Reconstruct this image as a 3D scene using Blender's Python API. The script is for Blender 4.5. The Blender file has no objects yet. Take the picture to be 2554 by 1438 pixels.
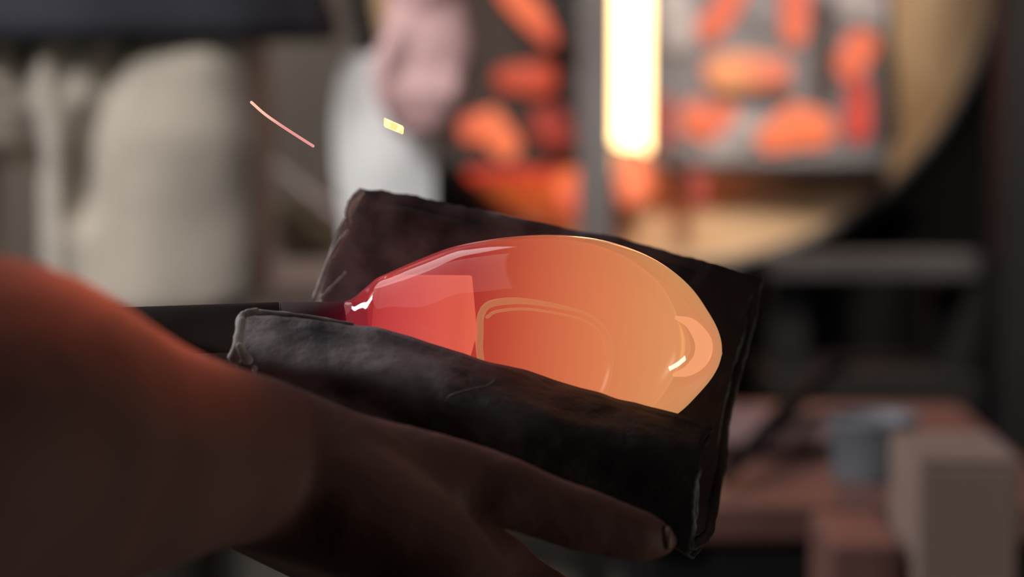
import bpy, bmesh, math, random
import numpy as np
from mathutils import Vector, Matrix, noise
random.seed(7)
PI = math.pi
scene = bpy.context.scene
COL = scene.collection

# ------------------------------------------------------------------ camera, world, lights, exposure
FPX = 85.0 / 36.0 * 2554.0
CAMH = 0.925
PITCH = math.radians(6.0)
CAM = Vector((0, 0, CAMH))
FWD = Vector((0, math.cos(PITCH), -math.sin(PITCH)))
RGT = Vector((1, 0, 0))
UPV = Vector((0, math.sin(PITCH), math.cos(PITCH)))
cd = bpy.data.cameras.new('camera')
cam = bpy.data.objects.new('camera', cd)
COL.objects.link(cam)
cam.location = CAM
cam.rotation_euler = (PI / 2 - PITCH, 0, 0)
cd.lens = 85; cd.sensor_width = 36; cd.clip_start = 0.02; cd.clip_end = 60
cd.dof.use_dof = True; cd.dof.focus_distance = 0.765; cd.dof.aperture_fstop = 6.6
scene.camera = cam

world = bpy.data.worlds.new('world'); scene.world = world
world.use_nodes = True
world.node_tree.nodes['Background'].inputs[0].default_value = (0.5, 0.52, 0.6, 1)
world.node_tree.nodes['Background'].inputs[1].default_value = 0.02

def P(px, py, D):
    """point on the ray of a photograph pixel at distance D along the lens axis"""
    px, py, D = float(px), float(py), float(D)
    return CAM + D * (FWD + (px - 1277.0) / FPX * RGT - (py - 719.0) / FPX * UPV)
def W(px, py, Y):
    """point on the ray of a photograph pixel where it meets the upright plane y = Y"""
    d = FWD + (px - 1277.0) / FPX * RGT - (py - 719.0) / FPX * UPV
    return CAM + d * (Y / d.y)
def area_light(name, loc, target, size, size_y, energy, color):
    ld = bpy.data.lights.new(name, 'AREA')
    ld.shape = 'RECTANGLE'; ld.size = size; ld.size_y = size_y
    ld.energy = energy; ld.color = color
    o = bpy.data.objects.new(name, ld); COL.objects.link(o)
    o.location = loc
    o.rotation_euler = (Vector(target) - Vector(loc)).to_track_quat('-Z', 'Y').to_euler()
    return o
def spread(o, deg):
    o.data.spread = math.radians(deg); return o
spread(area_light('workshop_ceiling_light', (-1.1, 0.95, 1.95), (-0.42, 2.4, 0.85), 0.9, 0.5, 9, (1.0, 0.97, 0.95)), 80)
area_light('added_wall_fill', (-1.6, 4.3, 3.0), (-0.7, 6.0, 1.0), 0.8, 0.3, 30, (1.0, 0.94, 0.88))  # lamp added to brighten the rear wall
spread(area_light('added_furnace_fill', (0.75, 1.9, 2.2), (0.50, 3.45, 0.85), 0.7, 0.3, 12, (1.0, 0.90, 0.76)), 60)  # lamp added to brighten the furnace ring
area_light('workshop_back_light', (-1.1, 2.7, 2.9), (-0.05, 0.8, 0.85), 1.6, 0.9, 12, (1.0, 0.95, 0.95))
area_light('general_light', (-1.2, 0.9, 2.7), (-0.05, 0.8, 0.85), 2.4, 1.8, 12, (1.0, 0.96, 0.94))
wl = area_light('added_highlight_lamp', (1.461, 0.490, 0.380), (0.05, 0.75, 0.80), 0.50, 0.13, 4.0, (1.0, 0.97, 0.85))  # lamp added for the highlight near the glass tip
wl.rotation_euler.rotate_axis('Z', 0.6)
area_light('added_side_lamp', (-1.30, 1.31, 1.456), (-0.05, 0.77, 0.83), 0.26, 0.55, 10, (1.0, 0.96, 0.96))  # no window: lamp added for the highlight on the glass neck
area_light('furnace_glow', (0.36, 3.16, 1.12), (-0.1, 0.8, 0.85), 0.09, 0.5, 1.0, (1.0, 0.20, 0.06))
spread(area_light('added_arm_glow', (0.10, 1.90, 1.45), tuple(P(100, 800, 0.565)), 0.05, 0.05, 0.018, (1.0, 0.17, 0.08)), 4)  # no torch: lamp added for the red glow on the forearm

for n_, x_, e_ in (('added_furnace_spill', 1590, .5), ('added_furnace_spill', 1330, .35)):  # point lights added for the orange furnace glow below the doors
    ld_ = bpy.data.lights.new(n_, 'POINT'); ld_.energy = e_; ld_.color = (1, .22, .07); ld_.shadow_soft_size = .03
    lo_ = bpy.data.objects.new(n_, ld_); COL.objects.link(lo_); lo_.location = W(x_, 445, 3.385)

scene.view_settings.view_transform = 'Standard'
scene.view_settings.look = 'None'
scene.view_settings.gamma = 1.0
scene.view_settings.use_curve_mapping = False
scene.view_settings.exposure = 0.0

# ------------------------------------------------------------------ helpers
def R(rpx, D): return rpx / FPX * D

def link(name, me, m=None, parent=None, smooth=True):
    o = bpy.data.objects.new(name, me); COL.objects.link(o)
    if m is not None:
        me.materials.clear(); me.materials.append(m)
    if smooth:
        for p in me.polygons: p.use_smooth = True
    if parent is not None:
        o.parent = parent
        o.matrix_parent_inverse = Matrix.Translation(-parent.location)
    return o
def obj(name, bm, m=None, parent=None, smooth=True):
    bmesh.ops.recalc_face_normals(bm, faces=bm.faces)
    me = bpy.data.meshes.new(name); bm.to_mesh(me); bm.free()
    return link(name, me, m, parent, smooth)
def tag(o, label, cat, group=None, kind=None):
    if label: o['label'] = label
    if cat: o['category'] = cat
    if group: o['group'] = group
    if kind: o['kind'] = kind
    return o
def thing(name, loc, label, cat, group=None):
    o = bpy.data.objects.new(name, None); COL.objects.link(o)
    o.location = loc; o.empty_display_size = 0.05
    return tag(o, label, cat, group)
def struct(name, bm, m, label=None):
    o = obj(name, bm, m, None, False); o['kind'] = 'structure'
    if label: o['label'] = label
    return o

def add_box(bm, c, s, rot=None, bevel=0.0):
    g = bmesh.ops.create_cube(bm, size=1.0)
    vs = g['verts']
    M = Matrix.Translation(Vector(c)) @ (rot.to_4x4() if rot is not None else Matrix.Identity(4)) @ Matrix.Diagonal((s[0], s[1], s[2], 1))
    bmesh.ops.transform(bm, matrix=M, verts=vs)
    if bevel > 0:
        es = list({e for v in vs for e in v.link_edges})
        bmesh.ops.bevel(bm, geom=es, offset=bevel, segments=2, affect='EDGES', profile=0.5)
    return bm
def box(c, s, rot=None, bevel=0.0):
    return add_box(bmesh.new(), c, s, rot, bevel)

def add_tube(bm, pts, rads, n=16, caps=True, flat=None, side=None):
    """closed lofted tube with round ends; flat = (a, b) radius factors, side = preferred side vector"""
    pts = [Vector(p) for p in pts]
    if caps:
        p0, p1, r0, r1 = pts[0], pts[1], rads[0], rads[1]
        d0 = (p0 - p1).normalized(); d1 = (pts[-1] - pts[-2]).normalized()
        head = [(p0 + d0 * rads[0] * math.sin(a), rads[0] * math.cos(a)) for a in (1.25, 0.8, 0.4)]
        tail = [(pts[-1] + d1 * rads[-1] * math.sin(a), rads[-1] * math.cos(a)) for a in (0.4, 0.8, 1.25)]
        pts = [h[0] for h in head] + pts + [t[0] for t in tail]
        rads = [h[1] for h in head] + list(rads) + [t[1] for t in tail]
    fa, fb = flat if flat else (1, 1)
    ref = Vector(side) if side is not None else None
    rings = []
    for i, p in enumerate(pts):
        a = pts[max(0, i - 1)]; b = pts[min(len(pts) - 1, i + 1)]
        t = (b - a).normalized()
        if ref is None:
            ref = Vector((0, 0, 1)) if abs(t.z) < 0.9 else Vector((1, 0, 0))
        s = (ref - t * ref.dot(t)).normalized()
        if side is None: ref = s
        u = t.cross(s)
        rings.append([bm.verts.new(p + (s * math.cos(2 * PI * k / n) * fa + u * math.sin(2 * PI * k / n) * fb) * rads[i]) for k in range(n)])
    for i in range(len(rings) - 1):
        for k in range(n):
            bm.faces.new((rings[i][k], rings[i][(k + 1) % n], rings[i + 1][(k + 1) % n], rings[i + 1][k]))
    bm.faces.new(rings[0][::-1]); bm.faces.new(rings[-1])
    return bm
def spline(ctrl, n):
    """Catmull-Rom through tuples of any length"""
    c = [np.array(x, float) for x in ctrl]
    c = [2 * c[0] - c[1]] + c + [2 * c[-1] - c[-2]]
    out = []
    m = len(c) - 3
    for j in range(n):
        u = j / (n - 1) * m
        i = min(int(u), m - 1); t = u - i
        a, b, d, e = c[i], c[i + 1], c[i + 2], c[i + 3]
        out.append(0.5 * ((2 * b) + (-a + d) * t + (2 * a - 5 * b + 4 * d - e) * t * t + (-a + 3 * b - 3 * d + e) * t ** 3))
    return out
def revolve(profile, origin, axis, n=64, up=(0, 0, 1), depth_scale=1.0, close=True):
    """surface of revolution: profile [(t, r)] in metres along axis"""
    bm = bmesh.new()
    ax = Vector(axis).normalized()
    s = (Vector(up) - ax * Vector(up).dot(ax)).normalized(); u = ax.cross(s)
    rings = []
    for t, r in profile:
        rings.append([bm.verts.new(Vector(origin) + ax * t + s * (r * math.cos(2 * PI * k / n)) + u * (r * depth_scale * math.sin(2 * PI * k / n))) for k in range(n)])
    for i in range(len(rings) - 1):
        for k in range(n):
            bm.faces.new((rings[i][k], rings[i][(k + 1) % n], rings[i + 1][(k + 1) % n], rings[i + 1][k]))
    if close:
        bm.faces.new(rings[0][::-1]); bm.faces.new(rings[-1])
    return bm
def remeshed(name, bm, voxel, smooth_it, m, parent=None, fn=None):
    """union of closed shapes into one continuous surface"""
    me = bpy.data.meshes.new(name); bm.to_mesh(me); bm.free()
    t = bpy.data.objects.new(name + '_tmp', me); COL.objects.link(t)
    md = t.modifiers.new('r', 'REMESH'); md.mode = 'VOXEL'; md.voxel_size = voxel
    ms = t.modifiers.new('s', 'SMOOTH'); ms.iterations = smooth_it; ms.factor = 0.5
    dg = bpy.context.evaluated_depsgraph_get()
    me2 = bpy.data.meshes.new_from_object(t.evaluated_get(dg))
    bpy.data.objects.remove(t); bpy.data.meshes.remove(me)
    me2.name = name
    if fn is not None:
        for v in me2.vertices:
            v.co = fn(v.co)
    return link(name, me2, m, parent)

# ------------------------------------------------------------------ materials
def new_mat(name):
    m = bpy.data.materials.new(name); m.use_nodes = True
    return m, m.node_tree, m.node_tree.nodes['Principled BSDF']
def mat(name, col, rough=0.6, metal=0.0, var=0.25, scale=8.0, bump=0.0, bscale=40.0, col2=None, spec=0.5, sss=0.0, sheen=0.0):
    m, nt, b = new_mat(name)
    b.inputs['Roughness'].default_value = rough; b.inputs['Metallic'].default_value = metal
    b.inputs['Specular IOR Level'].default_value = spec
    tc = nt.nodes.new('ShaderNodeTexCoord')
    nz = nt.nodes.new('ShaderNodeTexNoise'); nz.inputs['Scale'].default_value = scale; nz.inputs['Detail'].default_value = 6
    nt.links.new(tc.outputs['Object'], nz.inputs['Vector'])
    cr = nt.nodes.new('ShaderNodeValToRGB')
    c2 = col2 if col2 else tuple(c * (1 - var) for c in col)
    cr.color_ramp.elements[0].position = 0.35; cr.color_ramp.elements[0].color = (*c2, 1)
    cr.color_ramp.elements[1].position = 0.65; cr.color_ramp.elements[1].color = (*col, 1)
    nt.links.new(nz.outputs['Fac'], cr.inputs[0]); nt.links.new(cr.outputs[0], b.inputs['Base Color'])
    if bump > 0:
        n2 = nt.nodes.new('ShaderNodeTexNoise'); n2.inputs['Scale'].default_value = bscale; n2.inputs['Detail'].default_value = 8
        nt.links.new(tc.outputs['Object'], n2.inputs['Vector'])
        bp = nt.nodes.new('ShaderNodeBump'); bp.inputs['Strength'].default_value = bump; bp.inputs['Distance'].default_value = 0.002
        nt.links.new(n2.outputs['Fac'], bp.inputs['Height']); nt.links.new(bp.outputs[0], b.inputs['Normal'])
    if sss > 0:
        b.inputs['Subsurface Weight'].default_value = sss; b.inputs['Subsurface Scale'].default_value = 0.01
        b.inputs['Subsurface Radius'].default_value = (1, 0.3, 0.15)
    if sheen > 0: b.inputs['Sheen Weight'].default_value = sheen
    return m
def glow(name, col, strength=1.0, col2=None, scale=9.0, base=(0.04, 0.015, 0.012)):
    """hot refractory: gives off its own light"""
    m, nt, b = new_mat(name)
    b.inputs['Base Color'].default_value = (*base, 1); b.inputs['Roughness'].default_value = 0.8
    if col2 is None:
        b.inputs['Emission Color'].default_value = (*col, 1)
    else:
        tc = nt.nodes.new('ShaderNodeTexCoord'); nz = nt.nodes.new('ShaderNodeTexNoise'); nz.inputs['Scale'].default_value = scale
        nt.links.new(tc.outputs['Object'], nz.inputs['Vector'])
        cr = nt.nodes.new('ShaderNodeValToRGB')
        cr.color_ramp.elements[0].position = 0.4; cr.color_ramp.elements[0].color = (*col2, 1)
        cr.color_ramp.elements[1].position = 0.6; cr.color_ramp.elements[1].color = (*col, 1)
        nt.links.new(nz.outputs['Fac'], cr.inputs[0]); nt.links.new(cr.outputs[0], b.inputs['Emission Color'])
    b.inputs['Emission Strength'].default_value = strength
    return m

M_wall = mat('plaster', (0.36, 0.30, 0.255), 0.9, scale=2.5, var=0.3)
M_wall_dark = mat('sooty_wall', (0.035, 0.03, 0.03), 0.9, scale=2)
M_floor = mat('concrete', (0.075, 0.068, 0.062), 0.8, scale=3, bump=0.3)
M_steel = mat('dark_steel', (0.06, 0.057, 0.06), 0.45, 0.6, bump=0.15)
M_black = mat('black_steel', (0.009, 0.008, 0.009), 0.8, 0.0, spec=.15)
M_grey = mat('grey_steel', (0.17, 0.152, 0.165), 0.7, 0.0, var=0.35, scale=5)
M_pale = mat('pale_fibre', (0.32, 0.28, 0.285), 0.9)
M_door_dark = mat('scorched_brick', (0.05, 0.032, 0.03), 0.85, scale=6)
M_cream = mat('cream_refractory', (0.62, 0.44, 0.27), 0.9, scale=5, col2=(.44, .25, .13), bump=0.3)
M_khaki = mat('khaki_cotton', (0.37, 0.325, 0.27), 0.9, scale=14, var=0.08, sheen=0.2)
M_navy = mat('navy_cotton', (0.022, 0.022, 0.034), 0.9, scale=8)
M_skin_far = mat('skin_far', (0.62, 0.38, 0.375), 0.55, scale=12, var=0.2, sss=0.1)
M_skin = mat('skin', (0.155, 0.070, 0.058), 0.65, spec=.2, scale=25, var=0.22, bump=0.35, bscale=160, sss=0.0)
M_nail = mat('nail', (0.19, 0.10, 0.08), 0.6, scale=30, var=0.1)
M_cloth = mat('white_cloth', (0.66, 0.655, 0.65), 0.9, scale=10, var=0.06)
M_hair = mat('hair', (0.03, 0.02, 0.015), 0.6, scale=60)
M_boot = mat('boot', (0.03, 0.022, 0.018), 0.5)
M_wood = mat('reddish_wood', (0.17, 0.075, 0.062), 0.6, scale=6, var=0.35)
M_tin = mat('blue_tin', (0.16, 0.175, 0.20), 0.5, 0.3, var=0.2)
M_card = mat('cardboard', (0.26, 0.18, 0.15), 0.9, scale=5, var=0.2)
M_pink = mat('pinkish_rag', (0.22, 0.13, 0.13), 0.9, scale=9)
M_crate = mat('olive_crate', (0.075, 0.055, 0.035), 0.85, scale=8)
M_bench = mat('table_top_steel', (0.20, 0.15, 0.14), 0.7, scale=5)

# ------------------------------------------------------------------ room shell
struct('floor', box((0, 2.0, -0.05), (8, 11, 0.1)), M_floor)
struct('ceiling', box((0, 2.0, 3.25), (8, 11, 0.1)), M_wall_dark)
struct('wall_back', box((0, 6.05, 1.6), (8, 0.1, 3.3)), M_wall)
struct('wall_left', box((-4.05, 2.0, 1.6), (0.1, 8.2, 3.3)), M_wall)
struct('wall_right', box((4.05, 2.0, 1.6), (0.1, 8.2, 3.3)), M_wall_dark)
struct('wall_front', box((0, -2.05, 1.6), (8, 0.1, 3.3)), M_wall_dark)

# ------------------------------------------------------------------ reheating furnace
FY = 3.5
FC = W(1700, -130, FY)
FR = 805 / FPX * (FC - CAM).dot(FWD)
furn = thing('reheating_furnace', (FC.x, FY, 0), 'round cream-faced furnace with grey doors and a white-hot slit behind the glass', 'furnace')
YA = (0, 1, 0)
obj('drum', revolve([(0.03, FR * 1.03), (0.9, FR * 1.03)], FC, YA, 64), M_black, furn)
obj('flange', revolve([(0.0, FR * 1.0), (0.0, FR * 1.045), (0.05, FR * 1.045), (0.05, FR * 1.0)], FC, YA, 72, close=False), M_steel, furn)
RI = 0.300
obj('refractory_ring', revolve([(-0.03, FR * 0.965), (-0.035, FR * 0.90), (-0.045, FR * 0.8), (-0.045, RI + 0.02), (-0.03, RI), (0.25, RI)], FC, YA, 72, close=False), M_cream, furn)
obj('rim_band', revolve([(0.02, FR * 1.005), (-0.028, FR * 1.005), (-0.03, FR * 0.965), (0.02, FR * 0.965)], FC, YA, 72, close=False), M_steel, furn)
M_cham = glow('white_hot_chamber', (1.0, 0.68, 0.30), 6.0, base=(0.4, 0.3, 0.2))
obj('hot_chamber', revolve([(0.02, RI - 0.004), (0.5, RI - 0.03), (0.62, 0.05)], FC, YA, 48), M_cham, furn)

def panel_px(name, x0, x1, y0, y1, Y, th, m, parent, bevel=0.006):
    a = W(x0, y1, Y); b = W(x1, y0, Y)
    return obj(name, box(((a.x + b.x) / 2, Y + th / 2, (a.z + b.z) / 2), (b.x - a.x, th, b.z - a.z), bevel=bevel), m, parent, False)
def slug(name, pts, rpx, Y, m, parent, flat=0.45):
    """rounded lump along a line of pixels on the plane y = Y"""
    q = [W(x, y, Y) for x, y in pts]
    rr = rpx if isinstance(rpx, (list, tuple)) else [rpx] * len(q)
    if len(q) == 2:
        q = [q[0], (q[0] + q[1]) / 2, q[1]]
        if len(rr) == 2: rr = [rr[0], (rr[0] + rr[1]) / 2, rr[1]]
        else: rr = [rr[0]] * 3
    rads = [R(r, Y) for r in rr]
    return obj(name, add_tube(bmesh.new(), q, rads, 18, True, (flat, 1.0), (0, 1, 0)), m, parent)
def door(name, x0, x1, y1, Y, face, label_mat):
    d = bpy.data.objects.new(name, None); COL.objects.link(d)
    d.parent = furn; d.matrix_parent_inverse = Matrix.Translation(-furn.location)
    panel_px('door_panel', x0, x1, -700, y1, Y, 0.05, face, d)
    return d
DY = 3.40
# right door
rd = door('furnace_door', 1622, 2238, 425, DY, M_grey, None)
panel_px('door_frame', 1622, 1640, -700, 425, DY - 0.012, 0.012, M_steel, rd, 0.002)
panel_px('door_frame', 2205, 2238, -700, 425, DY - 0.012, 0.012, M_steel, rd, 0.002)
panel_px('door_frame', 1640, 2205, 400, 425, DY - 0.012, 0.012, M_steel, rd, 0.002)
G1 = glow('glow_orange', (1.0, 0.20, 0.07), 1.0, (0.80, 0.13, 0.07))
G2 = glow('glow_amber', (1.0, 0.38, 0.14), 1.0, (0.85, 0.20, 0.11), 14)
G3 = glow('glow_red', (0.78, 0.06, 0.03), 1.0, (0.45, 0.03, 0.025), 10)
G4 = glow('glow_dim', (0.42, 0.05, 0.035), 1.0, (0.22, 0.035, 0.03))
gy = DY - 0.004
slug('glowing_vent', [(1800, 178), (1860, 176), (1935, 178)], [46, 46, 38], gy, G2, rd)
slug('glowing_vent', [(1770, 70), (1800, 35), (1835, -30)], [32, 34, 34], gy, G1, rd)
slug('glowing_vent', [(1985, -80), (1984, 20), (1982, 85)], [36, 36, 30], gy, G1, rd)
slug('glowing_vent', [(2145, 115), (2120, 160)], [42, 38], gy, G1, rd)
slug('glowing_vent', [(2140, 220), (2140, 320)], [30, 34], gy, G3, rd)
slug('glowing_vent', [(1740, 290), (1735, 300), (1760, 315), (1810, 285)], [42, 44, 38, 28], gy, G1, rd)
slug('glowing_vent', [(1925, 345), (1985, 310), (2035, 320)], [38, 58, 48], gy, G1, rd)
slug('glowing_vent', [(1655, 260), (1655, 340)], [24, 24], gy, G4, rd)
slug('glowing_vent', [(1740, 440), (1745, 490)], [22, 22], gy, G4, rd)
slug('fibre_plug', [(1790, 390), (1850, 330)], [40, 46], gy + 0.002, M_pale, rd, 0.3)
slug('fibre_plug', [(1680, 20), (1690, 90)], [52, 50], gy + 0.002, M_pale, rd, 0.25)
slug('fibre_plug', [(2130, 10), (2190, 30)], [50, 48], gy + 0.002, M_pale, rd, 0.25)
slug('fibre_plug', [(1880, 20), (1900, 60)], [36, 32], gy + 0.004, M_grey, rd, 0.3)
slug('scorched_gap', [(1790, 235), (1960, 240)], [20, 22], gy + 0.004, M_door_dark, rd, 0.3)
slug('scorched_gap', [(2055, 20), (2050, 240)], [30, 26], gy + 0.004, M_door_dark, rd, 0.3)
slug('scorched_gap', [(2210, 120), (2215, 340)], [22, 26], gy + 0.002, M_door_dark, rd, 0.3)
slug('scorched_gap', [(1680, 390), (1700, 410)], [28, 26], gy + 0.004, M_door_dark, rd, 0.3)
# left door
ld = door('furnace_door', 1090, 1500, 415, DY, M_door_dark, None)
panel_px('door_frame', 1090, 1500, 396, 420, DY - 0.012, 0.012, M_steel, ld, 0.002)
slug('glowing_vent', [(1275, -20), (1330, 40), (1372, 90)], [34, 34, 24], gy, G1, ld)
slug('glowing_vent', [(1262, 195), (1345, 195)], [30, 44], gy, glow('glow_left', (0.62, 0.09, 0.035), 1.0, (0.55, 0.06, 0.03)), ld)
slug('glowing_vent', [(1180, 320), (1215, 305), (1262, 362)], [36, 44, 36], gy, G1, ld)
slug('glowing_vent', [(1370, 305), (1390, 330)], [46, 42], gy, G4, ld)
slug('fibre_plug', [(1400, 20), (1410, 90)], [48, 44], gy + 0.002, M_grey, ld, 0.3)
slug('fibre_plug', [(1415, 200), (1425, 330)], [30, 34], gy + 0.004, mat('grey_fibre', (0.13, 0.1, 0.11), 0.9), ld, 0.3)
# hot sill below the slit, glowing lumps on the ring
sill = slug('hot_sill', [(1580, 405), (1582, 470)], [42, 44], 3.405, glow('glow_sill', (0.95, 0.24, 0.10), 1.0, (0.9, 0.17, 0.08)), furn, 0.5)
slug('glowing_vent', [(1425, 455), (1432, 490)], [42, 42], 3.43, G1, furn)
slug('glowing_vent', [(1180, 432), (1380, 432)], [16, 18], 3.43, G3, furn)
slug('fibre_plug', [(1680, 430), (1682, 470)], [26, 24], 3.43, M_grey, furn)
# drum support
for sx in (-0.3, 0.3):
    for yy in (3.62, 4.25):
        obj('leg', box((FC.x + sx, yy, (FC.z - 0.36) / 2), (0.06, 0.06, FC.z - 0.36)), M_black, furn, False)
obj('cradle_beam', box((FC.x, 3.62, FC.z - 0.42), (0.72, 0.06, 0.07), bevel=0.004), M_black, furn, False)
obj('cradle_beam', box((FC.x, 4.25, FC.z - 0.42), (0.72, 0.06, 0.07), bevel=0.004), M_black, furn, False)
obj('burner_pipe', add_tube(bmesh.new(), [(FC.x + .2, 4.0, FC.z - .44), (FC.x + .2, 4.0, .3), (FC.x + .5, 4.0, .12)], [.03, .03, .03]), M_black, furn)

# slim grey stand in front of the doors
a = W(1487, 0, 3.28)
post = thing('steel_stand', (a.x, 3.28, 0), 'upright grey steel post standing left of the white-hot furnace slit', 'stand')
obj('shaded_lower_post', box((a.x, 3.28, 0.24), (0.052, 0.034, 0.48), bevel=0.004), M_black, post, False)  # black lower part stands in for shade on the post
obj('post', box((a.x, 3.28, 1.10), (0.048, 0.03, 1.24), bevel=0.004), mat('post_grey', (0.115, 0.103, 0.113), 0.7), post, False)
obj('foot', box((a.x, 3.28, 0.012), (0.26, 0.24, 0.022), bevel=0.004), M_steel, post, False)
obj('top_cap', revolve([(0, .034), (.02, .034)], (a.x, 3.28, 1.72), (0, 0, 1), 20, up=(1, 0, 0)), M_steel, post)

# dark steel hood panel behind the furnace and the frame at its right
b0 = W(1040, 0, 4.75); 
hood = thing('steel_hood_screen', (1.3, 4.8, 0), 'tall black sheet-steel screen behind the round furnace', 'screen')
for k in range(4):
    w = 0.74
    obj('sheet_panel', box((b0.x + w * (k + 0.5), 4.8, 1.5), (w - 0.008, 0.03, 2.98), bevel=0.003), M_black, hood, False)
for k in range(5):
    obj('upright', box((b0.x + 0.74 * k, 4.76, 1.5), (0.04, 0.05, 3.0), bevel=0.003), M_black, hood, False)

rk = thing('steel_rack', (W(2440, 700, 3.0).x, 3.0, 0), 'dark steel rack with a grey rail right of the furnace', 'rack')
xr0, xr1 = W(1915, 660, 3.0).x, W(2440, 660, 3.0).x
zr = W(2200, 660, 3.0).z
obj('top_rail', box(((xr0 + xr1) / 2, 3.0, zr), (xr1 - xr0, 0.05, 0.030), bevel=0.004), mat('rail_grey', (0.042, 0.038, 0.04), 0.8, spec=.2), rk, False)
M_rk = mat('rack_dark', (0.007, 0.006, 0.0065), 0.8, spec=.2)
obj('upright', box((xr1 - .025, 3.08, zr / 2), (0.05, 0.05, zr - .02), bevel=0.004), M_rk, rk, False)
obj('upright', box((xr0 + 0.03, 3.04, zr / 2), (0.05, 0.05, zr - 0.02), bevel=0.004), M_black, rk, False)
for zz, hh in ((zr - 0.16, 0.05), (zr - 0.27, 0.03)):
    obj('shelf', box(((xr0 + xr1) / 2, 3.06, zz), (xr1 - xr0, 0.22, hh), bevel=0.004), M_rk, rk, False)
obj('brace', box((W(2380, 860, 3.0).x, 2.99, W(2380, 900, 3.0).z), (0.03, 0.02, 0.22), Matrix.Rotation(0.35, 3, 'Y')), M_rk, rk, False)

cx0 = W(2500, 700, 2.9).x
cb = thing('steel_column', (cx0 + 0.12, 2.95, 0), 'black steel column at the far right edge of the photo', 'column')
obj('shaft', box((cx0 + 0.12, 2.95, 1.6), (0.24, 0.10, 3.18), bevel=0.004), M_black, cb, False)
obj('base_plate', box((cx0 + 0.12, 2.95, 0.010), (0.30, 0.14, 0.018), bevel=0.004), M_black, cb, False)

# ------------------------------------------------------------------ work table at the lower right
TY = 1.75
t0 = W(1600, 1262, TY); t1 = W(2700, 1262, TY)
tt = thing('work_table', ((t0.x + t1.x) / 2, TY + 0.25, 0), 'low reddish wooden work table at lower right holding tin and box', 'table')
tz = t0.z
for k in range(4):
    obj('plank', box(((t0.x + t1.x) / 2, TY + 0.065 + 0.125 * k, tz - 0.014), (t1.x - t0.x, 0.12, 0.028), bevel=0.003), M_wood, tt, False)
for sx in (t0.x + 0.03, t1.x - 0.03):
    for yy in (TY + 0.04, TY + 0.44):
        obj('leg', box((sx, yy, (tz - 0.028) / 2), (0.045, 0.045, tz - 0.028)), M_black, tt, False)
obj('apron', box(((t0.x + t1.x) / 2, TY + 0.02, tz - 0.062), (t1.x - t0.x - 0.1, 0.02, 0.07)), M_black, tt, False)

c = W(2175, 1262, TY + 0.12)
def lathe_parts(cx, cy, z0, r, h):
    return [(0, 0.85 * r), (0, r), (h * 0.05, r), (h * 0.95, r * 1.06), (h, r * 1.1), (h * 0.98, r * 0.98), (h * 0.06, r * 0.9)]
tin = thing('metal_tin', (c.x, TY + 0.12, tz), 'blue-grey metal tin on the table beside the cardboard box', 'tin')
obj('body', revolve(lathe_parts(0, 0, 0, 0.032, 0.045), (c.x, TY + 0.12, tz), (0, 0, 1), 32, up=(1, 0, 0)), M_tin, tin)
obj('rim', revolve([(0.042, .0345), (.047, .0365), (.049, .0345), (.044, .033)], (c.x, TY + 0.12, tz), (0, 0, 1), 32, up=(1, 0, 0), close=False), M_tin, tin)
YF = 1.56
bn = thing('shipping_carton', (W(2405, 1300, YF).x, YF + .06, 0), 'tan cardboard carton at the lower right corner in front of the table', 'box')
zt = W(2400, 1165, YF).z
cxa, cxb = W(2288, 1380, YF).x, W(2540, 1380, YF).x
obj('body', box(((cxa + cxb) / 2, YF + .06, zt / 2), (cxb - cxa, 0.12, zt), bevel=0.003), M_card, bn, False)
obj('flap', box(((cxa + cxb) / 2, YF + .03, zt + 0.004), (cxb - cxa, 0.056, 0.003), Matrix.Rotation(0.03, 3, 'X')), M_card, bn, False)
obj('flap', box(((cxa + cxb) / 2, YF + .09, zt + 0.004), (cxb - cxa, 0.056, 0.003), Matrix.Rotation(-0.03, 3, 'X')), M_card, bn, False)
wb = thing('wooden_block', (W(2170, 1300, YF).x, YF + .08, 0), 'dark reddish wooden block left of the tan carton', 'block')
zt2 = W(2170, 1345, YF + .04).z
wb2 = cxa - .006; wa = wb2 - .047
obj('body', box(((wa + wb2) / 2, YF + .08, zt2 / 2), (wb2 - wa, 0.12, zt2), bevel=0.003), M_wood, wb, False)
# rag with tongs lying behind
c = W(1910, 1150, TY + 0.3)
bm = bmesh.new()
gx, gy2 = 26, 14
vv = {}
for i in range(gx + 1):
    for j in range(gy2 + 1):
        x = c.x - 0.075 + 0.13 * i / gx; y = TY + 0.2 + 0.14 * j / gy2
        z = tz + 0.010 + 0.013 * (0.5 + 0.5 * noise.noise(Vector((x * 30, y * 30, 0)))) + 0.012 * math.sin(PI * j / gy2)
        vv[i, j] = bm.verts.new((x, y, z))
for i in range(gx):
    for j in range(gy2):
        bm.faces.new((vv[i, j], vv[i + 1, j], vv[i + 1, j + 1], vv[i, j + 1]))
rag = obj('folded_rag', bm, M_pink); tag(rag, 'dull pink folded rag on the table behind the steel rod', 'rag')
rag.modifiers.new('s', 'SOLIDIFY').thickness = 0.008
p0, p1 = W(1800, 1225, TY + 0.06), W(2060, 1150, TY + 0.33)
p0.z = tz + 0.010; p1.z = tz + 0.056
tl = thing('steel_tongs', ((p0.x + p1.x) / 2, (p0.y + p1.y) / 2, tz), 'dark steel tongs lying slanted against the pink rag', 'tool')
for s in (-1, 1):
    off = Vector((0.0, 0.012 * s, 0))
    obj('blade', add_tube(bmesh.new(), [p0 + off, (p0 + p1) / 2 + off * 1.6, p1 + off * .4], [0.004, 0.006, 0.007], 12, True, (1, .8)), M_black, tl)
obj('handle_bow', add_tube(bmesh.new(), [p1 + Vector((-.01, -.006, 0)), p1 + Vector((.012, 0, .002)), p1 + Vector((-.01, .006, 0))], [.006, .007, .006], 12), M_black, tl)

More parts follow.
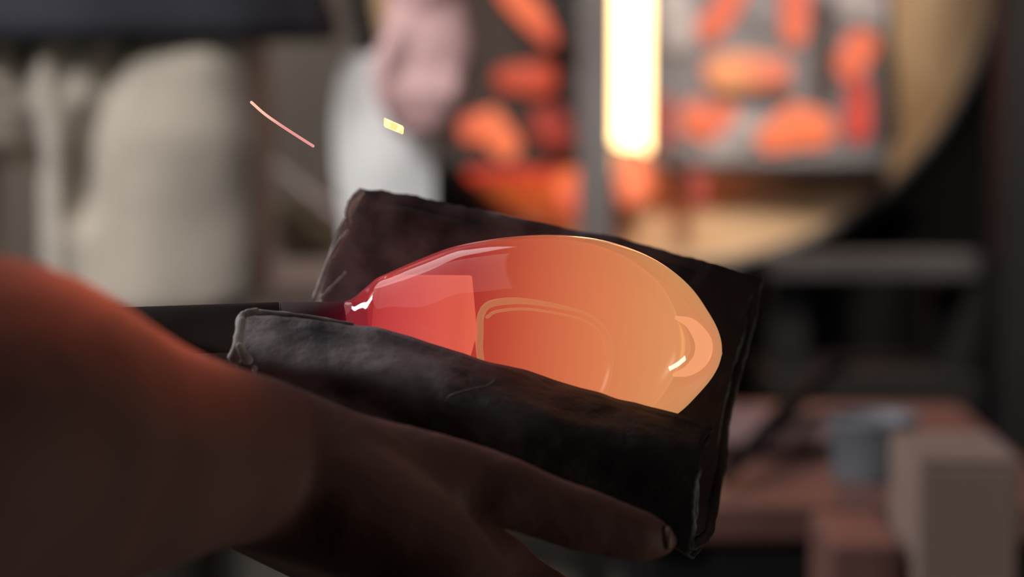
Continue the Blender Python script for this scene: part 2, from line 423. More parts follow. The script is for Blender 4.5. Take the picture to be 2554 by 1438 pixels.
# ------------------------------------------------------------------ left background: table and crate
lt = thing('side_table', (W(700, 700, 3.2).x, 3.3, 0), 'steel side table behind the person in khaki shorts', 'table')
la, lb = W(440, 690, 3.1), W(850, 690, 3.1)
lz = la.z
obj('table_top', box(((la.x + lb.x) / 2 , 3.35, lz - 0.015), (lb.x - la.x + 0.1, 0.6, 0.03), bevel=0.004), M_bench, lt, False)
for sx in (la.x, lb.x):
    for yy in (3.1, 3.6):
        obj('leg', box((sx, yy, (lz - 0.03) / 2), (0.04, 0.04, lz - 0.03)), M_steel, lt, False)
ca, cb2 = W(700, 640, 3.4), W(850, 520, 3.4)
cr_ = thing('wooden_crate', ((ca.x + cb2.x) / 2, 3.45, lz), 'dark olive slatted crate on the side table, left of the pad', 'crate')
ch = W(700, 490, 3.4).z - lz
for k in range(3):
    obj('slat', box(((ca.x + cb2.x) / 2, 3.36, lz + ch * (k + 0.5) / 3), (cb2.x - ca.x, 0.012, ch / 3 - 0.006), bevel=0.002), M_crate, cr_, False)
obj('crate_body', box(((ca.x + cb2.x) / 2, 3.44, lz + ch / 2), (cb2.x - ca.x - 0.01, 0.14, ch - .004), bevel=0.002), M_crate, cr_, False)
q0, q1 = W(690, 425, 3.3), W(840, 540, 3.3)
rod = obj('leaning_rod', add_tube(bmesh.new(), [q1 + (q1 - q0) * .9, (q0 + q1) / 2, q0 + (q0 - q1) * 2.4], [0.009, .009, .009], 12), mat('rod_grey', (0.24, 0.2, 0.22), 0.5)); tag(rod, 'thin grey rod leaning diagonally in front of the olive crate', 'rod')

# ------------------------------------------------------------------ person standing behind
PYD = 2.40
FPM = FPX / PYD
def X(px): return (px - 1277) / FPM
cxp = X(40)
per = thing('person', (cxp, PYD, 0), 'person standing at left in khaki shorts and dark shirt, holding white cloth', 'person')
bm = bmesh.new()
for s in (-1, 1):
    hx = cxp + s * 0.13
    add_tube(bm, [(hx, PYD, .86), (hx + s * .01, PYD, .66), (hx, PYD + .01, .50), (hx, PYD + .02, .44), (hx, PYD + .03, .33), (hx, PYD + .03, .12), (hx, PYD + .02, .07)],
             [.07, .070, .060, .055, .056, .040, .042], 20, True)
    add_tube(bm, [(hx, PYD + .03, .045), (hx, PYD - .05, .035), (hx + s * .01, PYD - .15, .03)], [.042, .042, .036], 16)
add_tube(bm, [(cxp, PYD, .97), (cxp, PYD, 1.05), (cxp, PYD, 1.25), (cxp, PYD, 1.40)], [.105, .12, .135, .12], 24, True, (.8, 1.2), (0, 1, 0))
add_tube(bm, [(cxp - .19, PYD, 1.44), (cxp, PYD, 1.47), (cxp + .19, PYD, 1.44)], [.06, .07, .06], 18)
add_tube(bm, [(cxp, PYD, 1.44), (cxp, PYD - .01, 1.58)], [.062, .056], 18)
add_tube(bm, [(cxp, PYD - .03, 1.60), (cxp, PYD - .02, 1.65), (cxp, PYD, 1.72)], [.058, .075, .078], 24, True, (1.1, .92), (0, 1, 0))
add_tube(bm, [(cxp, PYD - .095, 1.685), (cxp, PYD - .118, 1.652)], [.009, .014], 10)
add_tube(bm, [(cxp - .022, PYD - .088, 1.622), (cxp, PYD - .094, 1.622), (cxp + .022, PYD - .088, 1.622)], [.005, .007, .005], 8)
for s in (-1, 1):
    add_tube(bm, [(cxp + s * .076, PYD, 1.70), (cxp + s * .08, PYD + .005, 1.65)], [.014, .009], 10)
# right arm of the person (off frame), hanging
add_tube(bm, [(cxp - .20, PYD, 1.43), (cxp - .27, PYD, 1.15), (cxp - .29, PYD - .05, .92), (cxp - .29, PYD - .06, .85), (cxp - .285, PYD - .06, .74)], [.052, .042, .028, .036, .02], 16)
# the arm in view, elbow out, hand closed on the cloth
def B(px, py, dy=0.0):
    v = W(px, py, PYD + dy); return v
add_tube(bm, [(cxp + .20, PYD, 1.43), (cxp + .36, PYD, 1.19), (X(1085), PYD - .03, 1.045), B(1062, -40, -.04)], [.052, .043, .040, .034], 18)
add_tube(bm, [B(1062, -60, -.04), B(1066, 30, -.04), B(1068, 120, -.045), B(1066, 190, -.045)], [.034, .038, .044, .040], 20, True, (.55, 1.06), (0, 1, 0))
for i, (x0, x1, yb, r) in enumerate(((995, 990, 318, 31), (1040, 1032, 335, 32), (1085, 1076, 335, 32), (1128, 1112, 300, 30))):
    add_tube(bm, [B(x0 + 4, 150, -.05), B(x0, 235, -.068), B((x0 + x1) / 2, yb - 22, -.058), B(x1, yb - 8, -.03), B(x1, yb - 70, -.012)],
             [R(r + 1, PYD), R(r, PYD), R(r - 3, PYD), R(r - 5, PYD), R(r - 8, PYD)], 12)
add_tube(bm, [B(1010, 60, -.05), B(968, 130, -.065), B(950, 190, -.072), B(962, 262, -.07)], [R(38, PYD), R(34, PYD), R(28, PYD), R(22, PYD)], 12)
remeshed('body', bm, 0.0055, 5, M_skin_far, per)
# hair and eyes
hb = bmesh.new()
bmesh.ops.create_uvsphere(hb, u_segments=28, v_segments=18, radius=0.098)
for v in hb.verts: v.co = Vector((v.co.x * .92, v.co.y * 1.12, v.co.z * .95)) + Vector((cxp, PYD + .015, 1.735))
bmesh.ops.delete(hb, geom=[v for v in hb.verts if v.co.z < 1.66 or (v.co.y < PYD - .035 and v.co.z < 1.765)], context='VERTS')
h = obj('hair', hb, M_hair, per); h.modifiers.new('s', 'SOLIDIFY').thickness = 0.012
for s in (-1, 1):
    e = bmesh.new(); bmesh.ops.create_uvsphere(e, u_segments=12, v_segments=8, radius=.012)
    for v in e.verts: v.co += Vector((cxp + s * .032, PYD - .080, 1.690))
    obj('eye', e, M_cloth, per)
    st = add_tube(bmesh.new(), [(cxp + s * .13, PYD + .04, .05), (cxp + s * .13, PYD - .05, .042), (cxp + s * .14, PYD - .15, .038)], [.052, .052, .044], 16)
    add_tube(st, [(cxp + s * .13, PYD + .03, .08), (cxp + s * .13, PYD + .03, .20), (cxp + s * .13, PYD + .02, .42)], [.056, .055, .068], 16)
    remeshed('boot', st, .006, 4, M_boot, per)
# shorts
sb = bmesh.new()
def se(v): return math.copysign(abs(v) ** .72, v)
lcx = X(388) ; rcx = 2 * cxp - lcx
for c_, s in ((lcx, 1), (rcx, -1)):
    n = 40
    rings = []
    for k, (zz, rw, rd_) in enumerate(((.672, .112, .105), (.70, .1125, .105), (.75, .113, .105), (.82, .114, .11), (.90, .112, .112), (.97, .105, .11), (1.0, .10, .105))):
        rings.append([sb.verts.new((c_ + se(math.cos(2 * PI * i / n)) * rw, PYD + .01 + se(math.sin(2 * PI * i / n)) * rd_, zz)) for i in range(n)])
    for a_, b_ in zip(rings, rings[1:]):
        for i in range(n): sb.faces.new((a_[i], a_[(i + 1) % n], b_[(i + 1) % n], b_[i]))
    sb.faces.new(rings[0][::-1]); sb.faces.new(rings[-1])
add_tube(sb, [(cxp, PYD + .01, .895), (cxp, PYD + .01, .99)], [.105, .105], 32, True, (1.0, 1.7), (0, 1, 0))
def folds(co):
    f = 0.0
    def ridge(px0, py0, px1, py1, w, h):
        a = B(px0, py0); b = B(px1, py1)
        t = (co.z - a.z) / (b.z - a.z)
        k = max(0.0, min(1.0, min(t + .25, 1.25 - t) / .25))
        x = a.x + (b.x - a.x) * max(-.2, min(1.2, t))
        return h * k * math.exp(-((co.x - x) / w) ** 2)
    f += ridge(165, 60, 185, 680, .014, .022)
    f -= ridge(340, 90, 235, 470, .013, .020)
    f -= ridge(95, 100, 120, 380, .012, .020)
    f += ridge(470, 320, 400, 700, .05, .010)
    f -= ridge(250, 300, 245, 520, .012, .016)
    f -= ridge(30, 250, 120, 430, .014, .02)
    f += 0.006 * noise.noise(co * 14)
    front = max(0.0, min(1.0, (PYD + .02 - co.y) / .06))
    z = co.z
    if z < .74:   # hem dips in the middle of each leg front
        for c_ in (lcx, rcx):
            d = (co.x - c_) / .115
            if abs(d) < 1.05: z -= .018 * (1 - d * d) * front * (.74 - z) / .07
    return Vector((co.x + .004 * noise.noise(co * 20), co.y - f * front, z))
remeshed('shorts', sb, 0.0055, 4, M_khaki, per, folds)
# shirt
tb = bmesh.new()
n = 56
prof = [(.918, .318, .142), (.94, .318, .146), (1.05, .275, .135), (1.2, .24, .15), (1.35, .235, .14), (1.45, .20, .12), (1.50, .10, .09)]
rings = []
for zz, rw, rd_ in prof:
    rings.append([tb.verts.new((cxp + math.cos(2 * PI * i / n) * rw + .004 * math.sin(9 * i), PYD + .005 + math.sin(2 * PI * i / n) * rd_ + .006 * math.sin(2 * PI * i / n * 11), zz)) for i in range(n)])
for a_, b_ in zip(rings, rings[1:]):
    for i in range(n): tb.faces.new((a_[i], a_[(i + 1) % n], b_[(i + 1) % n], b_[i]))
sh = obj('shirt', tb, M_navy, per); sh.modifiers.new('s', 'SOLIDIFY').thickness = .006
for s in (-1, 1):
    ex = .29 if s > 0 else .245
    ez = 1.27 if s > 0 else 1.24
    obj('sleeve', add_tube(bmesh.new(), [(cxp + s * .17, PYD, 1.42), (cxp + s * .24, PYD, 1.35), (cxp + s * ex, PYD, ez)], [.075, .075, .068], 20, True), M_navy, per)

# white cloth in that hand: hangs behind the fingers
cl = bmesh.new()
nx, nz = 30, 44
gr = {}
for j in range(nz + 1):
    t = j / nz
    row_y = 135 + t * 560
    xl = 848 - 22 * math.sin(PI * min(1, t * 1.3)) + 12 * t
    xrr = 1088 - 6 * t
    if t < .12: xl += (0.12 - t) * 60
    for i in range(nx + 1):
        u = i / nx
        p = B(xl + (xrr - xl) * u, row_y, 0.012)
        p.y += .004 * math.sin(u * 7 + t * 1.5) * (0.35 + t * .8) + .003 * noise.noise(Vector((u * 4, t * 5, 1)))
        gr[i, j] = cl.verts.new(p)
for i in range(nx):
    for j in range(nz): cl.faces.new((gr[i, j], gr[i + 1, j], gr[i + 1, j + 1], gr[i, j + 1]))
clo = obj('white_cloth', cl, M_cloth); tag(clo, 'white cloth hanging from the hand of the person behind', 'cloth')
clo.modifiers.new('s', 'SOLIDIFY').thickness = .005

# ------------------------------------------------------------------ blowpipe
D0 = 0.78
AX0 = P(870, 800, D0); AX1 = P(1805, 880, D0)
U = (AX1 - AX0).normalized()
px = D0 / FPX                      # metres per photograph pixel at the glass
pipe = thing('blowpipe', P(400, 825, D0), 'dark steel blowpipe running from the left edge into the glowing glass', 'blowpipe')
pa, pb = P(868, 806, D0), P(250, 830, D0 - .01)
dirp = (pb - pa).normalized()
M_pipe = mat('pipe_steel', (0.13, 0.122, 0.122), 0.7, 0.0, scale=30, var=0.3, bump=0.12, bscale=90, spec=.12)
obj('tube', add_tube(bmesh.new(), [pa + dirp * 0.022, pa + dirp * .2, pa + dirp * .6, pa + dirp * 1.15], [60 * px, 65 * px, 66 * px, 66 * px], 40, False), M_pipe, pipe)
M_hotpipe, nt, b = new_mat('hot_pipe_steel')
b.inputs['Base Color'].default_value = (.05, .03, .032, 1); b.inputs['Roughness'].default_value = .75; b.inputs['Specular IOR Level'].default_value = .12
HOT = b
hot_end = obj('hot_end', add_tube(bmesh.new(), [pa - dirp * .006, pa + dirp * .0215], [52 * px, 60 * px], 40, False), M_hotpipe, pipe)
obj('grip_sleeve', add_tube(bmesh.new(), [pa + dirp * .75, pa + dirp * .95], [78 * px, 78 * px], 32, False), M_black, pipe)
obj('mouthpiece', add_tube(bmesh.new(), [pa + dirp * 1.145, pa + dirp * 1.2], [50 * px, 36 * px], 24, False), M_steel, pipe)
# bench rail outside the frame that carries the pipe
rx = (pa + dirp * .42)
br = thing('glassmaking_bench', (rx.x, rx.y, 0), 'glassmaking bench rail outside the frame carrying the pipe', 'bench')
zb = rx.z - 74 * px
obj('rail', box((rx.x, rx.y + .1, zb - .02), (.05, .6, .04), bevel=.004), M_steel, br, False)
for yy in (-.15, .35):
    obj('leg', box((rx.x, rx.y + yy, (zb - .04) / 2), (.05, .05, zb - .04)), M_steel, br, False)

# ------------------------------------------------------------------ hot glass
def axis_grad(nt, stops, vec_from=AX0, direction=U, length=935 * px):
    """temperature along the glass: 0 at the pipe, 1 at the tip"""
    tc = nt.nodes.new('ShaderNodeNewGeometry')
    sub = nt.nodes.new('ShaderNodeVectorMath'); sub.operation = 'SUBTRACT'; sub.inputs[1].default_value = tuple(vec_from)
    dot = nt.nodes.new('ShaderNodeVectorMath'); dot.operation = 'DOT_PRODUCT'; dot.inputs[1].default_value = tuple(direction / length)
    nt.links.new(tc.outputs['Position'], sub.inputs[0]); nt.links.new(sub.outputs[0], dot.inputs[0])
    cr = nt.nodes.new('ShaderNodeValToRGB')
    el = cr.color_ramp.elements
    el[0].position = stops[0][0]; el[0].color = (*[min(c, 1) for c in stops[0][1]], 1)
    el[1].position = stops[-1][0]; el[1].color = (*[min(c, 1) for c in stops[-1][1]], 1)
    for p, c in stops[1:-1]:
        e = el.new(p); e.color = (*c, 1)
    nt.links.new(dot.outputs['Value'], cr.inputs[0])
    return cr.outputs[0]
def glass_shell_mat(name, stops, strength, alpha, ior=1.5, tint=(1, .9, .85), grav=0.3, edge=0.45):
    m = bpy.data.materials.new(name); m.use_nodes = True
    nt = m.node_tree; nt.nodes.clear()
    out = nt.nodes.new('ShaderNodeOutputMaterial')
    col = axis_grad(nt, stops)
    em = nt.nodes.new('ShaderNodeEmission'); em.inputs[1].default_value = strength; nt.links.new(col, em.inputs[0])
    tr = nt.nodes.new('ShaderNodeBsdfTransparent'); tr.inputs[0].default_value = (*tint, 1)
    lw = nt.nodes.new('ShaderNodeLayerWeight'); lw.inputs[0].default_value = 0.5
    pw = nt.nodes.new('ShaderNodeMath'); pw.operation = 'POWER'; pw.inputs[1].default_value = 5; nt.links.new(lw.outputs['Facing'], pw.inputs[0])
    mu = nt.nodes.new('ShaderNodeMath'); mu.operation = 'MULTIPLY_ADD'; mu.inputs[1].default_value = edge; mu.inputs[2].default_value = alpha; nt.links.new(pw.outputs[0], mu.inputs[0])
    mx = nt.nodes.new('ShaderNodeMixShader'); nt.links.new(mu.outputs[0], mx.inputs[0]); nt.links.new(tr.outputs[0], mx.inputs[1]); nt.links.new(em.outputs[0], mx.inputs[2])
    gl = nt.nodes.new('ShaderNodeBsdfGlossy'); gl.inputs['Roughness'].default_value = 0.04
    fr = nt.nodes.new('ShaderNodeFresnel'); fr.inputs[0].default_value = ior
    mx2 = nt.nodes.new('ShaderNodeMixShader'); nt.links.new(fr.outputs[0], mx2.inputs[0]); nt.links.new(mx.outputs[0], mx2.inputs[1]); nt.links.new(gl.outputs[0], mx2.inputs[2])
    nt.links.new(mx2.outputs[0], out.inputs[0])
    return m
def inner_mat(name, stops, strength=1.0, rough=0.25, base=(.1, .03, .02)):
    m, nt, b = new_mat(name)
    b.inputs['Base Color'].default_value = (*base, 1); b.inputs['Roughness'].default_value = rough
    nt.links.new(axis_grad(nt, stops), b.inputs['Emission Color']); b.inputs['Emission Strength'].default_value = strength
    return m
SK = [(0.0, (.30, .03, .045)), (.10, (.42, .030, .035)), (.30, (.29, .022, .024)), (.48, (.66, .15, .07)), (.66, (.88, .30, .12)), (.85, (.99, .46, .17)), (1.0, (1.0, .43, .19))]
M_hotpipe.node_tree.links.new(axis_grad(M_hotpipe.node_tree, [(0.0, (0, 0, 0)), (.62, (.004, .0005, .001)), (.93, (.045, .002, .006)), (1.0, (.09, .004, .010))], vec_from=AX0 - U * 250 * px, length=250 * px), HOT.inputs['Emission Color'])
HOT.inputs['Emission Strength'].default_value = 1.0
M_skinglass = glass_shell_mat('hot_glass_skin', SK, 2.2, 0.25)
M_core = inner_mat('hot_glass_core', [(0, (.22, .01, .012)), (.35, (.27, .014, .012)), (.6, (.26, .045, .022)), (1, (.16, .03, .02))])
M_gather = inner_mat('hot_first_gather', [(.05, (.36, .03, .035)), (.14, (.60, .085, .08)), (.25, (.88, .16, .11)), (.37, (.95, .19, .10))], .80)
M_bub = inner_mat('air_bubble_wall', [(.33, (.32, .018, .014)), (.55, (.28, .04, .02)), (.75, (.26, .05, .02))])
M_rim = inner_mat('bubble_rim', [(.33, (.36, .18, .08)), (.5, (.30, .12, .05)), (.72, (.22, .06, .025))])
M_reflection = inner_mat('reflection_glow', [(.7, (.50, .17, .10)), (1.0, (.52, .18, .11))])  # emission colour of the crescent reflection

glass = thing('molten_glass', P(1340, 1000, D0), 'glowing orange molten glass bubble cradled in the charred paper pad', 'molten glass')
UPG = UPV - U * UPV.dot(U); UPG.normalize()
prof_px = [(-14, 50), (-4, 54), (8, 62), (22, 76), (38, 92), (60, 114), (90, 131), (150, 164), (230, 204), (300, 226), (380, 244), (480, 257), (560, 259), (630, 252), (700, 236), (760, 212), (810, 182), (850, 148), (885, 106), (912, 68), (928, 34), (935, 0.5)]
pp = spline(prof_px, 90)
def scaled(pr, k=1.0, off=0.0): return [((t + off) * px, max(r, .3) * k * px) for t, r in pr]
skin = revolve(scaled(pp), AX0, U, 128, up=UPG)
for v in skin.verts: v.co += Vector((noise.noise(v.co * 30), 0, noise.noise(v.co * 30 + Vector((5, 5, 5))))) * .0006
obj('outer_skin', skin, M_skinglass, glass)
core_px = [(40, 70), (90, 122), (150, 158), (230, 196), (300, 219), (380, 236), (480, 249), (560, 248), (620, 238), (680, 218), (730, 190), (770, 158), (800, 118), (822, 74), (834, 30), (837, .5)]
cp = spline(core_px, 60)
AXC = AX0 + FWD * 0.008
obj('core', revolve(scaled(cp), AXC, U, 96, up=UPG, depth_scale=0.36), M_core, glass)
g_px = [(62, 1), (62, 80), (70, 108), (84, 122), (150, 128), (292, 139), (297, 137), (318, 20), (326, 58), (334, 67), (339, 60), (341, 1)]
obj('first_gather', revolve([(t * px, r * px) for t, r in g_px], AX0 - FWD * .004, U, 96, up=UPG, depth_scale=0.55), M_gather, glass)
# air bubble: rounded oblong wall with a thick rim
cpx = [(1197, 830), (1200, 785), (1225, 757), (1300, 750), (1400, 765), (1468, 785), (1510, 820), (1526, 870), (1522, 940), (1490, 1010), (1400, 1040), (1290, 1010), (1215, 950), (1197, 880), (1197, 830)]
ring = spline(cpx, 90)
DB = D0 - 0.0105
rim = bmesh.new()
pts = [P(x, y, DB) for x, y in ring]
add_tube(rim, pts, [R(9 - 6 * max(0, min(1, (p[0] - 1260) / 240)), DB) for p in ring], 10, False)
bb = bmesh.new()
c0 = bb.verts.new(P(1360, 890, DB - .001))
prev = None
for f_, dd in ((.4, -.0008), (.75, -.0004), (1.0, 0.0)):
    cur = [bb.verts.new(P(1360 + (x - 1360) * f_, 890 + (y - 890) * f_, DB + .0012 + dd)) for x, y in ring[:-1]]
    n = len(cur)
    if prev is None:
        for i in range(n): bb.faces.new((c0, cur[i], cur[(i + 1) % n]))
    else:
        for i in range(n): bb.faces.new((prev[i], cur[i], cur[(i + 1) % n], prev[(i + 1) % n]))
    prev = cur
bub = obj('air_bubble', bb, M_bub, glass); bub.modifiers.new('s', 'SOLIDIFY').thickness = -.002
obj('bubble_rim', rim, M_rim, bub)
arc = [(1215, 790), (1240, 776), (1310, 770), (1400, 783), (1460, 800), (1498, 832), (1510, 880)]
obj('bubble_rim', add_tube(bmesh.new(), [P(x, y, DB - .002) for x, y in spline(arc, 40)], [R(4.5 - 2.5 * i / 39, DB) for i in range(40)], 8), M_rim, bub)
crescent = spline([(1688, 792), (1722, 806), (1748, 838), (1756, 866), (1746, 898), (1716, 924), (1682, 934)], 36)  # crescent reflection made as a glowing strip inside the glass
obj('painted_reflection', add_tube(bmesh.new(), [P(x, y, D0 - .004) for x, y in crescent], [R(5 + 17 * math.sin(PI * i / 35), D0) for i in range(36)], 12, True, (.35, 1.0), FWD), M_reflection, glass)

# ------------------------------------------------------------------ charred newspaper pad
def paper_mat():
    m, nt, b = new_mat('charred_wet_paper')
    b.inputs['Roughness'].default_value = .55
    geo = nt.nodes.new('ShaderNodeTexCoord')
    n1 = nt.nodes.new('ShaderNodeTexNoise'); n1.inputs['Scale'].default_value = 38; n1.inputs['Detail'].default_value = 7
    nt.links.new(geo.outputs['Object'], n1.inputs['Vector'])
    cr = nt.nodes.new('ShaderNodeValToRGB'); e = cr.color_ramp.elements
    e[0].position = .36; e[0].color = (.022, .015, .018, 1)
    e[1].position = .62; e[1].color = (.28, .215, .235, 1)
    x = e.new(.5); x.color = (.13, .094, .104, 1)
    nt.links.new(n1.outputs['Fac'], cr.inputs[0])
    at = nt.nodes.new('ShaderNodeAttribute'); at.attribute_name = 'torn_sheen'  # ragged left ends turned pale, sheen and backlight put into the colour
    n3 = nt.nodes.new('ShaderNodeTexNoise'); n3.inputs['Scale'].default_value = 300
    nt.links.new(geo.outputs['Object'], n3.inputs['Vector'])
    mm = nt.nodes.new('ShaderNodeMath'); mm.operation = 'MULTIPLY'; nt.links.new(at.outputs['Fac'], mm.inputs[0])
    md = nt.nodes.new('ShaderNodeMath'); md.operation = 'ADD'; md.inputs[1].default_value = .35; nt.links.new(n3.outputs['Fac'], md.inputs[0]); nt.links.new(md.outputs[0], mm.inputs[1])
    mx = nt.nodes.new('ShaderNodeMix'); mx.data_type = 'RGBA'; mx.inputs['B'].default_value = (.52, .46, .44, 1)
    a2 = nt.nodes.new('ShaderNodeAttribute'); a2.attribute_name = 'painted_falloff'  # mask of the painted light falloff
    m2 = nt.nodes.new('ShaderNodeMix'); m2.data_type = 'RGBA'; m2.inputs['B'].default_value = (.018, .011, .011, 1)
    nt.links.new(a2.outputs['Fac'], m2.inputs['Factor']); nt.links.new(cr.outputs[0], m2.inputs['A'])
    nt.links.new(mm.outputs[0], mx.inputs['Factor']); nt.links.new(m2.outputs['Result'], mx.inputs['A']); nt.links.new(mx.outputs['Result'], b.inputs['Base Color'])
    n2 = nt.nodes.new('ShaderNodeTexNoise'); n2.inputs['Scale'].default_value = 120; n2.inputs['Detail'].default_value = 8
    nt.links.new(geo.outputs['Object'], n2.inputs['Vector'])
    bp = nt.nodes.new('ShaderNodeBump'); bp.inputs['Strength'].default_value = .6; bp.inputs['Distance'].default_value = .0015
    nt.links.new(n2.outputs['Fac'], bp.inputs['Height']); nt.links.new(bp.outputs[0], b.inputs['Normal'])
    return m
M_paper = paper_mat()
S = {   # along the pad, for each line of its profile: (px, py, distance)
 'ft': [(608, 787, .742), (740, 790, .742), (900, 812, .742), (1200, 893, .742), (1500, 985, .742), (1785, 1060, .742)],
 'fb': [(588, 860, .728), (740, 880, .724), (900, 905, .722), (1190, 990, .720), (1480, 1080, .720), (1752, 1150, .722)],
 'fm': [(590, 905, .727), (745, 945, .722), (900, 975, .720), (1185, 1070, .718), (1470, 1170, .720), (1748, 1275, .722)],
 'fl': [(640, 945, .740), (760, 985, .738), (920, 1030, .735), (1200, 1130, .732), (1480, 1250, .730), (1724, 1385, .735)],
 'bo': [(740, 950, .785), (860, 985, .785), (1000, 1030, .785), (1270, 1130, .785), (1530, 1240, .785), (1770, 1350, .785)],
 'bb': [(795, 850, .825), (930, 900, .828), (1070, 940, .83), (1330, 1010, .832), (1590, 1100, .832), (1800, 1200, .832)],
 'bm': [(790, 738, .838), (920, 760, .84), (1080, 800, .842), (1360, 860, .844), (1640, 930, .844), (1835, 985, .844)],
 'bu': [(828, 620, .845), (960, 640, .848), (1120, 680, .85), (1400, 740, .85), (1680, 800, .85), (1878, 840, .85)],
 'bt': [(890, 470, .85), (1010, 482, .852), (1190, 520, .855), (1540, 592, .855), (1760, 650, .855), (1905, 692, .855)],
}
NS, NV = 90, 60
rows = [spline(S[k], NS) for k in ('ft', 'fb', 'fm', 'fl', 'bo', 'bb', 'bm', 'bu', 'bt')]
grid = [spline([rows[r][i] for r in range(9)], NV) for i in range(NS)]   # grid[i][j] -> (px,py,D)
G = [[P(*grid[i][j]) for j in range(NV)] for i in range(NS)]
def sheet(seed, inset, u0, u1, v0, v1, thick, torn_sheen_w, rag=.004, wrinkle=.0012):
    rnd = random.Random(seed)
    bm = bmesh.new(); lay = bm.verts.layers.float.new('torn_sheen'); lfall = bm.verts.layers.float.new('painted_falloff')
    V = {}
    N1, N2 = 110, 76
    for i in range(N1 + 1):
        for j in range(N2 + 1):
            u = i / N1; v = j / N2
            # ragged outline
            e0 = u0 + .010 * noise.noise(Vector((v * 9, seed, 0))) + .005 * noise.noise(Vector((v * 40, seed, 3)))
            e1 = u1 + .009 * noise.noise(Vector((v * 11, seed, 7))) + .006 * noise.noise(Vector((v * 45, seed, 9)))
            f0 = v0 + .004 * noise.noise(Vector((u * 14, seed, 11)))
            f1 = v1 + .004 * noise.noise(Vector((u * 16, seed, 13))) + .002 * noise.noise(Vector((u * 60, seed, 15)))
            uu = (e0 + (e1 - e0) * u) * (NS - 1); vv_ = (f0 + (f1 - f0) * v) * (NV - 1)
            uu = min(max(uu, 0), NS - 1.001); vv_ = min(max(vv_, 0), NV - 1.001)
            a, b = int(uu), int(vv_); s, t = uu - a, vv_ - b
            p = G[a][b] * (1 - s) * (1 - t) + G[a + 1][b] * s * (1 - t) + G[a][b + 1] * (1 - s) * t + G[a + 1][b + 1] * s * t
            du = G[a + 1][b] - G[a][b]; dv = G[a][b + 1] - G[a][b]
            nn = du.cross(dv).normalized()
            w = wrinkle * (noise.noise(p * 45 + Vector((seed, 0, 0))) + .5 * noise.noise(p * 130))
            fade = min(1, min(v, 1 - v) * 9)
            vt = bm.verts.new(p + nn * (inset * (.35 + .65 * fade) + w))
            edge_d = min(u * N1, v * N2 * 1.6)
            tl = max(0, 1 - u / torn_sheen_w) if torn_sheen_w > 0 else 0
            vt[lay] = tl ** 1.5 * (0.55 + .9 * max(0, noise.noise(Vector((v * 14, u * 30, seed)))) )
            vt[lfall] = max(0.0, min(1.0, (u - .42) / .4 + .25 * noise.noise(p * 40)))  # colour darkens towards the right end, standing in for light falloff
            V[i, j] = vt
    for i in range(N1):
        for j in range(N2):
            bm.faces.new((V[i, j], V[i + 1, j], V[i + 1, j + 1], V[i, j + 1]))
    me = bpy.data.meshes.new('paper_sheet'); bm.to_mesh(me); bm.free()
    return me
# orientation of the inside
du = G[40][1] - G[39][1]; inside = (P(1340, 850, D0) - G[40][4])
nn = (G[41][4] - G[40][4]).cross(G[40][5] - G[40][4])
SGN = 1 if nn.dot(inside) > 0 else -1
pad = thing('paper_pad', G[45][28], 'charred folded newspaper pad bent like a trough under the glowing glass', 'paper pad')
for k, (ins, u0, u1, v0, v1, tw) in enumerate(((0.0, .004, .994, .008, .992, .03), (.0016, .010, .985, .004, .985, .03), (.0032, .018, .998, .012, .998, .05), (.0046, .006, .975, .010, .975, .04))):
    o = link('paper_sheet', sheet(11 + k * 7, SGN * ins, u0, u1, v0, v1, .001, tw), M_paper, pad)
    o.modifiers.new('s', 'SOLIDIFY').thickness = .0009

# frayed strips along the left ends, wet sheen and backlight painted in pale
def strip(pts, r0, r1):
    q = spline(pts, 16)
    b_ = bmesh.new()
    add_tube(b_, [P(c[0], c[1], c[2] - (.0035 if c[2] < .8 else .004)) for c in q], [R((2.0 if q[0][0] < 700 else 1.5) * (r0 + (r1 - r0) * i / 15) + 2 * noise.noise(Vector((i * .9, r0, 0))), q[i][2]) for i in range(16)], 8, True, (.5, 1.15), (0, 1, 0))
    return b_
M_fib_sheen = mat('torn_fibre_sheen', (.66, .60, .58), .7, scale=200, var=.5)
for pts, r0, r1 in (
    ([(640, 776, .738), (612, 783, .735), (598, 800, .73), (600, 830, .726)], 4, 5),
    ([(603, 800, .726), (597, 840, .723), (594, 870, .722), (585, 893, .724)], 5, 8),
    ([(597, 862, .721), (606, 880, .721), (618, 898, .722)], 4, 6),
    ([(636, 915, .722), (634, 930, .726)], 3, 2),
    ([(640, 777, .7405), (720, 784, .7405), (800, 794, .7405), (880, 808, .7405)], 3, 1.5),
    ([(905, 474, .848), (880, 520, .846), (850, 570, .843), (822, 640, .840), (800, 705, .836), (785, 744, .834)], 2.5, 4),
    ([(900, 478, .846), (878, 500, .845), (866, 530, .844), (872, 556, .844)], 6, 3),
    ([(868, 575, .839), (845, 605, .838), (826, 640, .838)], 2, 4),
    ([(862, 680, .834), (830, 712, .833), (800, 742, .833)], 1.5, 2.5)):
    obj('torn_edge_sheen', strip(pts, r0, r1), M_fib_sheen, pad)
fl = bmesh.new()
cr_pts = [(1112, 1000, .716), (1125, 985, .714), (1170, 972, .713), (1215, 962, .713), (1236, 945, .713)]
add_tube(fl, [P(*c) for c in spline(cr_pts, 14)], [R(2.4, .71)] * 14, 8, True)
obj('crease', fl, M_paper, pad)

